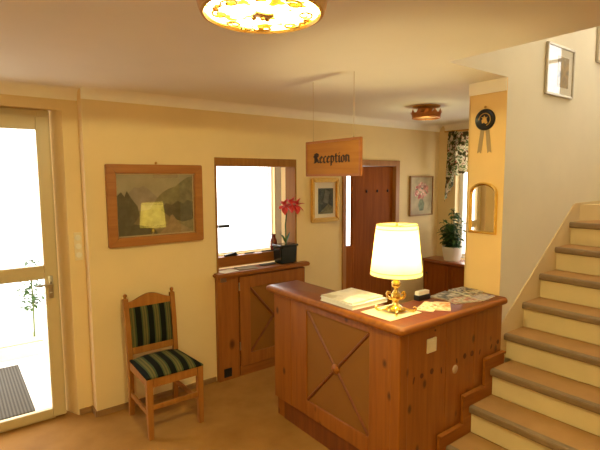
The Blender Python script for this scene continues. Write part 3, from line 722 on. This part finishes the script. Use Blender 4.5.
# ------------------------------------------------------------------ papers on the counter
bk = thing('catalogue', 'thick white catalogue at the bottom of the pile left of the lamp', 'book', (2.05, 2.125, TZ))
b = bm_(); bx(b, 1.905, 2.205, 1.975, 2.270, TZ+.003, TZ+.024, .002); obj('pages', b, M['paper'], bk)
b = bm_(); bx(b, 1.900, 2.208, 1.970, 2.275, TZ, TZ+.003); bx(b, 1.900, 2.208, 1.970, 2.275, TZ+.0241, TZ+.027); bx(b, 2.208, 2.212, 1.970, 2.275, TZ, TZ+.027); obj('cover', b, plain('white_cover', (.82, .80, .72), .35, var=.03), bk)
bk = thing('guest_folder', 'thin pale folder lying on top of the white catalogue', 'folder', (2.05, 2.125, TZ+.0275))
b = bm_(); sheet(b, 2.05, 2.13, TZ+.0275, .29, .275, .06, .010); obj('pages', b, M['paper'], bk)
b = bm_(); sheet(b, 2.05, 2.13, TZ+.0377, .296, .281, .06, .002); obj('cover', b, blotch('printed_cover', [(.35, (.78, .70, .52)), (.5, (.84, .78, .64)), (.62, (.60, .52, .38))], 7, .4, interp='LINEAR'), bk)
# card box
cbx = thing('card_box', 'small black box of white cards behind the table lamp', 'box', (2.46, 1.885, TZ))
hz = TZ
b = bm_(); bx(b, 2.385, 2.50, 1.850, 1.895, hz, hz+.035, .003); obj('box', b, M['black'], cbx)
b = bm_(); bx(b, 2.389, 2.496, 1.855, 1.890, hz+.0352, hz+.058); obj('cards', b, M['paper'], cbx)
def magz(name, cx, cy, z, w, h, rot, t, stops, scale, label, cat='magazine', grp=None):
    o = thing(name, label, cat, (cx, cy, z), grp)
    b = bm_(); sheet(b, cx, cy, z, w, h, rot, t*.8); obj('pages', b, M['paper'], o)
    b = bm_(); sheet(b, cx, cy, z+t*.8+.0002, w*1.01, h*1.01, rot, t*.2); obj('cover', b, blotch('cover_'+str(int(cx*1000)), [(p_, tuple(min(.85, q_*1.0) for q_ in c_)) for p_, c_ in stops], scale*2.4, .6, interp='LINEAR', spec=.2), o)
G = 'brochures on the counter'
magz('brochure', 2.33, 1.735, TZ, .10, .21, -1.15, .004, [(.3, (.75, .28, .06)), (.5, (.85, .72, .45)), (.7, (.55, .10, .03))], 12, 'orange and cream folded brochure next to the lamp mat', 'brochure', G)
magz('brochure', 2.405, 1.690, TZ, .10, .20, -.95, .003, [(.3, (.82, .70, .45)), (.6, (.70, .25, .06)), (.8, (.85, .75, .55))], 10, 'narrow red-edged brochure right of the orange one near the counter edge', 'brochure', G)
magz('magazine', 2.64, 1.825, TZ, .21, .13, .12, .006, [(.36, (.07, .07, .06)), (.5, (.30, .26, .19)), (.62, (.62, .56, .44))], 9, 'grey magazine at the back of the counter right of the card box', 'magazine', G)
magz('magazine', 2.63, 1.695, TZ, .20, .13, -.35, .005, [(.3, (.22, .21, .15)), (.5, (.55, .45, .32)), (.62, (.40, .12, .08)), (.8, (.15, .2, .2))], 10, 'tilted colourful magazine at the front of the loose pile by the pillar', 'magazine', G)
magz('magazine', 2.83, 1.80, TZ, .17, .17, .05, .010, [(.36, (.10, .09, .08)), (.5, (.46, .40, .34)), (.62, (.70, .62, .50))], 8, 'grey magazine beneath the dark one against the pillar foot', 'magazine', G)
magz('magazine', 2.825, 1.815, TZ+.0102, .16, .12, -.10, .007, [(.36, (.03, .03, .03)), (.5, (.60, .50, .36)), (.64, (.06, .06, .07))], 14, 'dark photo magazine lying on the grey one against the pillar', 'magazine', G)
magz('magazine', 2.80, 1.655, TZ, .17, .10, .1, .004, [(.3, (.28, .24, .26)), (.5, (.52, .44, .38)), (.7, (.20, .18, .24))], 9, 'mauve-grey leaflet magazine at the right front end of the counter', 'magazine', G)

# ------------------------------------------------------------------ hanging sign
SX = 2.0
sg = thing('hanging_sign', 'wooden RECEPTION sign hanging on two cords above the counter', 'sign', (SX, 2.27, 1.816))
b = bm_(); bx(b, SX+.004, SX+.020, 2.018, 2.544, 1.820, 2.046, .003); obj('board', b, M['sign_wood'], sg)
b = bm_(); frame_rect(b, 'x', (SX-.002, SX+.022), 0, 2.012, 2.550, 1.814, 2.052, .016, 0, .003); obj('border', b, M['sign_edge'], sg)
for y in (2.478, 2.081):
    b = bm_(); tube(b, [(SX+.010, y, 2.050), (SX+.010, y, ZC-.0005)], .0016, 6); tube(b, [(SX+.010, y, 2.052), (SX+.010, y, 2.06)], .005, 8); obj('cord', b, M['string'], sg)
GL = {
 'R': (4.6, [[(.9, .7), (.9, 6.6)], [(1.0, 6.5), (.1, 5.6), (.3, 4.6)], [(.5, 6.9), (2.0, 7.3), (3.5, 6.5), (3.3, 4.8), (2.0, 3.9)], [(2.1, 6.6), (2.1, .9)], [(2.1, 3.9), (3.2, 2.4), (3.6, .8), (4.5, .5)], [(.1, .6), (1.4, .5)]]),
 'e': (3.0, [[(.6, 4.2), (.6, 1.1), (1.5, .3), (2.4, 1.0)], [(.6, 4.2), (1.5, 5.0), (2.3, 4.0), (.8, 2.5)]]),
 'c': (2.8, [[(.6, 4.2), (.6, 1.1), (1.5, .3), (2.3, .9)], [(.6, 4.2), (1.5, 5.0), (2.2, 4.4)]]),
 'p': (3.4, [[(.7, 5.2), (.7, -1.9)], [(.7, 4.2), (1.6, 5.0), (2.5, 4.1), (2.5, 1.1), (1.6, .3), (.8, 1.0)], [(.1, 4.6), (.7, 5.2)]]),
 't': (2.5, [[(.9, 6.4), (.9, 1.0), (1.6, .3), (2.2, .8)], [(.2, 4.7), (2.0, 4.8)]]),
 'i': (2.0, [[(.3, 4.4), (.9, 5.0), (.9, .9), (1.6, .3)], [(.8, 6.5), (1.1, 6.9)]]),
 'o': (3.3, [[(.6, 4.1), (.6, 1.1), (1.5, .3), (2.5, 1.1), (2.5, 4.1), (1.6, 5.0), (.6, 4.1)]]),
 'n': (3.6, [[(.1, 4.5), (.7, 5.1), (.7, .5)], [(.7, 4.1), (1.7, 5.0), (2.6, 4.2), (2.6, .9), (3.2, .4)]]),
}
b = bm_(); un = .362/28.6; uz = .0090; cur = 2.462; zb = 1.902
for chh in 'Reception':
    adv, strokes = GL[chh]
    for stk in strokes:
        for p, q in zip(stk, stk[1:]):
            pts = []
            for (u, v) in (p, q):
                for du, dv in ((-.52, -.30), (-.36, -.46), (.52, .30), (.36, .46)):
                    for xx in (SX+.0018, SX+.0045): pts.append((xx, cur-(u+du)*un, zb+(v+dv)*uz))
            hull(b, pts)
    cur -= adv*un
obj('lettering', b, M['ink'], sg)

# ------------------------------------------------------------------ ceiling lamps
CX, CYL, CZ = .878, 1.352, 2.362
LAMP_L = 18
cl = thing('ceiling_lamp', 'large round lit ceiling lamp with brass rim and amber glass over the hall', 'lamp', (CX, CYL, CZ))
b = bm_(); lathe(b, (CX, CYL, 0), [(.190, CZ-.006), (.196, CZ-.015), (.206, CZ-.012), (.213, CZ+.004), (.226, CZ+.055), (.236, ZC-.001), (.222, ZC-.001), (.212, CZ+.055), (.195, CZ+.010), (.190, CZ-.006)], 56); obj('rim', b, M['brass'], cl, True)
b = bm_(); lathe(b, (CX, CYL, 0), [(.1915, CZ+.000), (.15, CZ-.004), (.08, CZ-.007), (0, CZ-.008), (0, CZ+.001), (.1915, CZ+.006)], 48)
obj('glass_disc', b, emit_mat('lit_amber_glass', (1, .86, .45), LAMP_L, [(.36, (.035, .018, .0003)), (.42, (.2, .14, .002)), (.47, (.95, .80, .20)), (.56, (.97, .88, .46)), (.8, (.97, .88, .48))], 13), cl, True)
random.seed(11)
for k in range(8):
    a = k*PI/4+.2
    b = bm_(); pts = []
    c0 = Vector((CX+.142*math.cos(a), CYL+.142*math.sin(a), CZ-.0125)); e1 = Vector((-math.sin(a), math.cos(a), 0)); e2 = Vector((math.cos(a), math.sin(a), 0))
    for s in range(15):
        t = s/14; ang = t*2.6*PI; r = .038*(1-.72*t)
        pts.append(c0+e1*(r*math.cos(ang)*(1 if k % 2 else -1))+e2*r*.8*math.sin(ang))
    tube(b, pts, .0042, 6)
    pts2 = [c0+e1*.038*(1 if k % 2 else -1)+e1*.02*(1 if k % 2 else -1)*s+e2*.02*math.sin(s*2.4) for s in (0, .5, 1, 1.5)]
    tube(b, pts2, .004, 6)
    obj('scroll', b, M['brass'], cl, True)
b = bm_(); bx(b, CX-.035, CX+.035, CYL-.022, CYL+.022, CZ-.020, CZ-.0085, .005); sphere(b, (CX, CYL, CZ-.024), .009)
for a in range(4): sphere(b, (CX+.034*math.cos(a*PI/2+.5), CYL+.034*math.sin(a*PI/2+.5), CZ-.016), .010)
obj('centre_plate', b, M['brass'], cl, True)
# small crown lamp
KX, KY = 3.51, 2.69
kl = thing('crown_lamp', 'small copper crown-shaped ceiling lamp in front of the inner door', 'lamp', (KX, KY, 2.32))
b = bm_(); lathe(b, (KX, KY, 0), [(0, ZC-.0005), (.125, ZC-.0005), (.12, ZC-.010), (.06, ZC-.022), (.05, ZC-.05), (0, ZC-.05)], 32); obj('ceiling_plate', b, M['brass'], kl, True)
b = bm_(); t = bm_(); n = 36; R0, R1 = .122, .135; zb_ = 2.345
lo = [t.verts.new((KX+R0*math.cos(2*PI*k/n), KY+R0*math.sin(2*PI*k/n), zb_)) for k in range(n)]
mid = [t.verts.new((KX+R1*.985*math.cos(2*PI*k/n), KY+R1*.985*math.sin(2*PI*k/n), zb_+.040)) for k in range(n)]
hi = [t.verts.new((KX+R1*1.03*math.cos(2*PI*k/n), KY+R1*1.03*math.sin(2*PI*k/n), zb_+[.042, .076, .042][k % 3])) for k in range(n)]
for A, B in ((lo, mid), (mid, hi)):
    for k in range(n): t.faces.new((A[k], A[(k+1) % n], B[(k+1) % n], B[k]))
bmesh.ops.solidify(t, geom=t.faces[:], thickness=.004); merge(b, t); ring(b, (KX, KY, zb_), R0, .006, 36); obj('crown', b, M['copper'], kl)
b = bm_(); lathe(b, (KX, KY, 0), [(.119, zb_+.010), (.08, zb_+.002), (0, zb_-.004), (0, zb_+.006), (.120, zb_+.016)], 32); obj('glass_bowl', b, plain('frosted_amber_glass', (.50, .26, .10), .45, var=.1), kl, True)
b = bm_(); lathe(b, (KX, KY, zb_-.024), [(0, 0), (.008, .006), (.010, .014), (.004, .020), (0, .020)], 12); obj('finial', b, M['copper'], kl, True)

# ------------------------------------------------------------------ pillar: rosette and mirror
rs = thing('rosette', 'black rosette plaque with gold emblem and two tan ribbons on the pillar', 'plaque', (2.936, 1.757, 2.0))
RM = Matrix.Translation((2.9358, 1.757, 2.192)) @ Matrix.Rotation(-PI/2, 4, 'Y')
b = bm_(); lathe(b, None, [(0, 0), (.072, 0), (.072, .010), (.067, .016), (.060, .014), (.055, .010), (0, .010)], 32, 0, RM); obj('disc', b, M['black'], rs, True)
b = bm_()
for k in range(20):
    a0 = k*.22; tube(b, [(2.924, 1.757+.042*math.cos(a0), 2.192+.042*math.sin(a0)), (2.924, 1.757+.042*math.cos(a0+.16), 2.192+.042*math.sin(a0+.16))], .0035, 6)
prism(b, [(1.757+y_*.001, 2.192+z_*.001) for y_, z_ in ((-22, -24), (-8, -28), (4, -18), (16, -24), (20, -4), (12, 6), (22, 20), (8, 14), (2, 28), (-6, 12), (-22, 18), (-14, 4))], 'x', 2.920, 2.9265)
obj('emblem', b, M['gilt'], rs)
b = bm_(); tube(b, [(2.926, 1.757+.064*math.cos(a), 2.192+.064*math.sin(a)) for a in [.6+k*.2 for k in range(12)]], .003, 6); obj('emblem_ring', b, plain('red_brown_enamel', (.25, .05, .03), .4, var=0), rs)
for s in (-1, 1):
    b = bm_(); pr = [(1.757+s*.004, 2.125), (1.757+s*.032, 2.125), (1.757+s*.052, 1.968), (1.757+s*.036, 1.978), (1.757+s*.024, 1.966)]
    prism(b, pr, 'x', 2.9315, 2.9345); obj('ribbon', b, plain('tan_ribbon', (.42, .30, .15), .7), rs)
b = bm_(); sphere(b, (2.928, 1.757, 2.276), .009); obj('nail', b, M['brass'], rs, True)
mr = thing('wall_mirror', 'arched gold-framed mirror on the pillar below the rosette', 'mirror', (2.936, 1.75, 1.413))
def arch_poly(y0, y1, z0, zs, zt, n=14):
    c = (y0+y1)/2; r = (y1-y0)/2
    return [(y0, z0), (y1, z0)]+[(c+r*math.cos(PI*k/n), zs+(zt-zs)*math.sin(PI*k/n)) for k in range(n+1)]
outer = arch_poly(1.647, 1.853, 1.413, 1.69, 1.768); inner = arch_poly(1.665, 1.835, 1.431, 1.685, 1.748)
t = bm_(); n = len(outer)
def ringv(poly, x): return [t.verts.new((x, p[0], p[1])) for p in poly]
mid_ = [((a[0]+c[0])/2, (a[1]+c[1])/2) for a, c in zip(outer, inner)]
rr = [ringv(outer, 2.9355), ringv(outer, 2.924), ringv(mid_, 2.915), ringv(inner, 2.924), ringv(inner, 2.9355)]
for A, B in zip(rr, rr[1:]):
    for k in range(n): t.faces.new((A[k], A[(k+1) % n], B[(k+1) % n], B[k]))
bmesh.ops.recalc_face_normals(t, faces=t.faces[:])
b = bm_(); merge(b, t); obj('frame', b, M['gold'], mr)
b = bm_(); prism(b, arch_poly(1.664, 1.836, 1.430, 1.685, 1.749), 'x', 2.930, 2.9352); mg, nt, bb = new_mat('mirror_glass'); setc(bb, (.86, .84, .78), .02, 1); obj('glass', b, mg, mr)

# ------------------------------------------------------------------ stair wall pictures
def stair_pic(x0, x1, z0, z1, label, sub):
    o = thing('framed_print', label, 'picture', ((x0+x1)/2, YS, z0), 'framed prints on the stair wall')
    b = bm_(); frame_rect(b, 'y', (YS-.022, YS-.001), 0, x0, x1, z0, z1, .016, 0, .003); obj('frame', b, M['gilt'] if 0 else plain('silver_frame', (.50, .44, .33), .35, .7, var=.05), o)
    b = bm_(); bx(b, x0+.014, x1-.014, YS-.010, YS-.005, z0+.014, z1-.014); obj('mount', b, plain('white_mount', (.80, .76, .66), .8, var=.02), o)
    b = bm_(); bx(b, x0+sub[0], x0+sub[1], YS-.0115, YS-.0102, z0+sub[2], z0+sub[3]); obj('print', b, blotch('print_art', [(.35, (.12, .11, .06)), (.5, (.42, .28, .10)), (.62, (.22, .17, .10)), (.75, (.5, .42, .26))], 9, .6, interp='LINEAR'), o)
    b = bm_(); bx(b, x0+.014, x1-.014, YS-.016, YS-.0145, z0+.014, z1-.014); obj('glass', b, M['pic_glass'], o)
stair_pic(3.428, 3.866, 2.396, 2.758, 'silver-framed print with white mount on the stair wall, the lower and left one', (.18, .36, .07, .29))
stair_pic(4.285, 4.72, 2.74, 3.10, 'silver-framed print higher up the stair wall, cut by the right edge of the photo', (.12, .32, .07, .29))

# ------------------------------------------------------------------ staircase
sr = thing('staircase', 'cream staircase with brown-nosed treads rising beside the counter to the right', 'staircase', (3.3, 1.0, 0))
NX, NRUN, RISE, SY0, SY1 = 2.290, .2365, .18, .36, 1.557
NB = 8
for k in range(NB):
    x = NX+NRUN*k; z = RISE*(k+1)
    xe = x+NRUN+.02 if k < NB-1 else 4.945
    z0 = RISE*k; SY1 = 1.557 if k < 3 else YS-.010
    b = bm_(); bx(b, x+.03, xe+.005, SY0, SY1, z0+(.0 if k == 0 else .0005), z-.0405); obj('riser', b, M['riser'], sr)
    b = bm_(); bx(b, x+.040, xe+(.005), SY0, SY1, z-.040, z); tr = obj('tread', b, M['tread'], sr)
    b = bm_(); hull(b, [(x+.0395, y, z) for y in (SY0, SY1)]+[(x+.0395, y, z-.045) for y in (SY0, SY1)]+[(x+.012, y, z+.0005) for y in (SY0, SY1)]+[(x+.003, y, z-.004) for y in (SY0, SY1)]+[(x, y, z-.013) for y in (SY0, SY1)]+[(x, y, z-.034) for y in (SY0, SY1)]+[(x+.004, y, z-.042) for y in (SY0, SY1)]+[(x+.012, y, z-.045) for y in (SY0, SY1)])
    obj('nosing', b, M['nosing'], tr, label='grey-brown rounded nosing strip')
z = RISE*NB
b = bm_(); prism(b, [(4.13, SY1), (4.945, SY1), (4.945, 1.30)], 'z', z+.0005, z+.13); obj('riser', b, M['riser'], sr)
# sloping skirting on the stair wall
b = bm_()
sl = RISE/NRUN; x0 = 2.945
zx = lambda x: RISE+(x-NX)*sl
xt = 4.02
prism(b, [(x0, .0), (4.95, .0), (4.95, RISE*NB+.155), (xt+.05, RISE*NB+.150), (xt, zx(xt)+.085), (x0, zx(x0)+.10)], 'y', YS-.0095, YS-.0005, 0, .002)
obj('wall_skirting', b, M['skirt'], sr)
# stepped brown skirting against the counter
SY1 = 1.557
b = bm_()
for k in range(3):
    x = NX+NRUN*k; xa = x-.062; xb = x+NRUN-.062 if k < 2 else 2.935
    prism(b, [(xa, 0), (xb, 0), (xb, RISE*(k+1)+.072), (xa, RISE*(k+1)+.072)], 'y', SY1+.001, FY-.0045, 0)
    bx(b, xa-.004, x+.165 if k < 2 else 2.935, SY1-.012, FY-.0046, RISE*(k+1)+.0725, RISE*(k+1)+.088, .002)
obj('stepped_skirting', b, M['pine_x'], sr, label='stepped brown wooden skirting along the counter')

# ------------------------------------------------------------------ light
def point(name, loc, power, col, r):
    l = bpy.data.lights.new(name, 'POINT'); l.energy = power; l.color = col; l.shadow_soft_size = r
    o = bpy.data.objects.new(name, l); COL.objects.link(o); o.location = loc; return o
WARM = (.95, .88, .45)
point('light_upstairs_fill', (3.9, .8, 4.75), 21, (.95, .93, .85), .15)  # added fill high in the stairwell, no fixture; brightens the stair wall
sl_ = bpy.data.lights.new('light_ceiling_lamp', 'SPOT'); sl_.energy = 26; sl_.color = WARM; sl_.spot_size = math.radians(178); sl_.spot_blend = .03; sl_.shadow_soft_size = .06
so_ = bpy.data.objects.new('light_ceiling_lamp', sl_); COL.objects.link(so_); so_.location = (CX, CYL, CZ-.055)
point('light_hall_fill', (-.9, -1.2, 2.2), 36, WARM, .12)  # unseen fill added behind the camera, without a fixture, lifting walls and ceiling
point('light_crown_fill', (KX, KY, 2.16), 1.2, WARM, .06)  # weak fill added below the unlit crown lamp to brighten the inner wall
point('light_table_lamp', (LX, LY, LZ+.38), 11.5, (1, .84, .42), .03)
w = bpy.data.worlds.new('world'); S.world = w; w.use_nodes = True
w.node_tree.nodes['Background'].inputs[0].default_value = (1, .97, .92, 1); w.node_tree.nodes['Background'].inputs[1].default_value = 2.4
w3win = bpy.data.lights.new('light_upstairs_window', 'AREA')
def portal(name, loc, rot, sx, sy):
    l = bpy.data.lights.new(name, 'AREA'); l.shape = 'RECTANGLE'; l.size = sx; l.size_y = sy; l.cycles.is_portal = True
    o = bpy.data.objects.new(name, l); COL.objects.link(o); o.location = loc; o.rotation_euler = rot
portal('portal_door', (.12, 3.9, 1.1), (-PI/2, 0, 0), .9, 2.2)
portal('portal_office', ((OX0+OX1)/2, OY+.2, (OZ0+OZ1)/2), (-PI/2, 0, 0), OX1-OX0, OZ1-OZ0)
portal('portal_alcove', (XE+.25, (AY0+AY1)/2, (AZ0+AZ1)/2), (0, PI/2, 0), AZ1-AZ0, AY1-AY0)
portal('portal_stairwell', (XE+.25, .65, 3.0), (0, PI/2, 0), 1.0, .74)
portal('portal_side', ((SX0+SX1)/2, 4.78, (SZ0+SZ1)/2), (-PI/2, 0, 0), SX1-SX0, SZ1-SZ0)
bpy.data.lights.remove(w3win)
# stairwell window
w5 = thing('window_5', 'upstairs stairwell window', None, (XE+.1, .65, 2.5), kind='structure')
b = bm_(); frame_rect(b, 'x', (XE+.08, XE+.13), 0, .28, 1.02, 2.5, 3.5, .045); bx(b, XE+.085, XE+.125, .325, .975, 2.98, 3.01); obj('window_frame', b, M['white'], w5)
b = bm_(); bx(b, XE+.10, XE+.105, .32, .98, 2.54, 3.46); obj('glass_pane', b, M['glass'], w5)

# ------------------------------------------------------------------ camera
cd = bpy.data.cameras.new('camera'); cam = bpy.data.objects.new('camera', cd); COL.objects.link(cam)
cd.sensor_fit = 'HORIZONTAL'; cd.sensor_width = 36; cd.lens = 458.37/600*36; cd.clip_start = .02
pitch, roll, yaw = math.radians(5.7807), math.radians(-.3022), math.radians(37.357)
cy_, sy_, cp, sp_ = math.cos(yaw), math.sin(yaw), math.cos(pitch), math.sin(pitch)
fwd = Vector((sy_*cp, cy_*cp, -sp_)); rt = Vector((cy_, -sy_, 0)); up = rt.cross(fwd)
r2 = math.cos(roll)*rt+math.sin(roll)*up; u2 = -math.sin(roll)*rt+math.cos(roll)*up
mw = Matrix((r2, u2, -fwd)).transposed().to_4x4(); mw.translation = (0, 0, 1.80)
cam.matrix_world = mw
S.camera = cam
S.view_settings.view_transform = 'Standard'; S.view_settings.look = 'None'
S.view_settings.gamma = 1; S.view_settings.use_curve_mapping = False
S.view_settings.exposure = 1.08
S.cycles.max_bounces = 10; S.cycles.diffuse_bounces = 6; S.cycles.transparent_max_bounces = 12
S.cycles.sample_clamp_indirect = 6
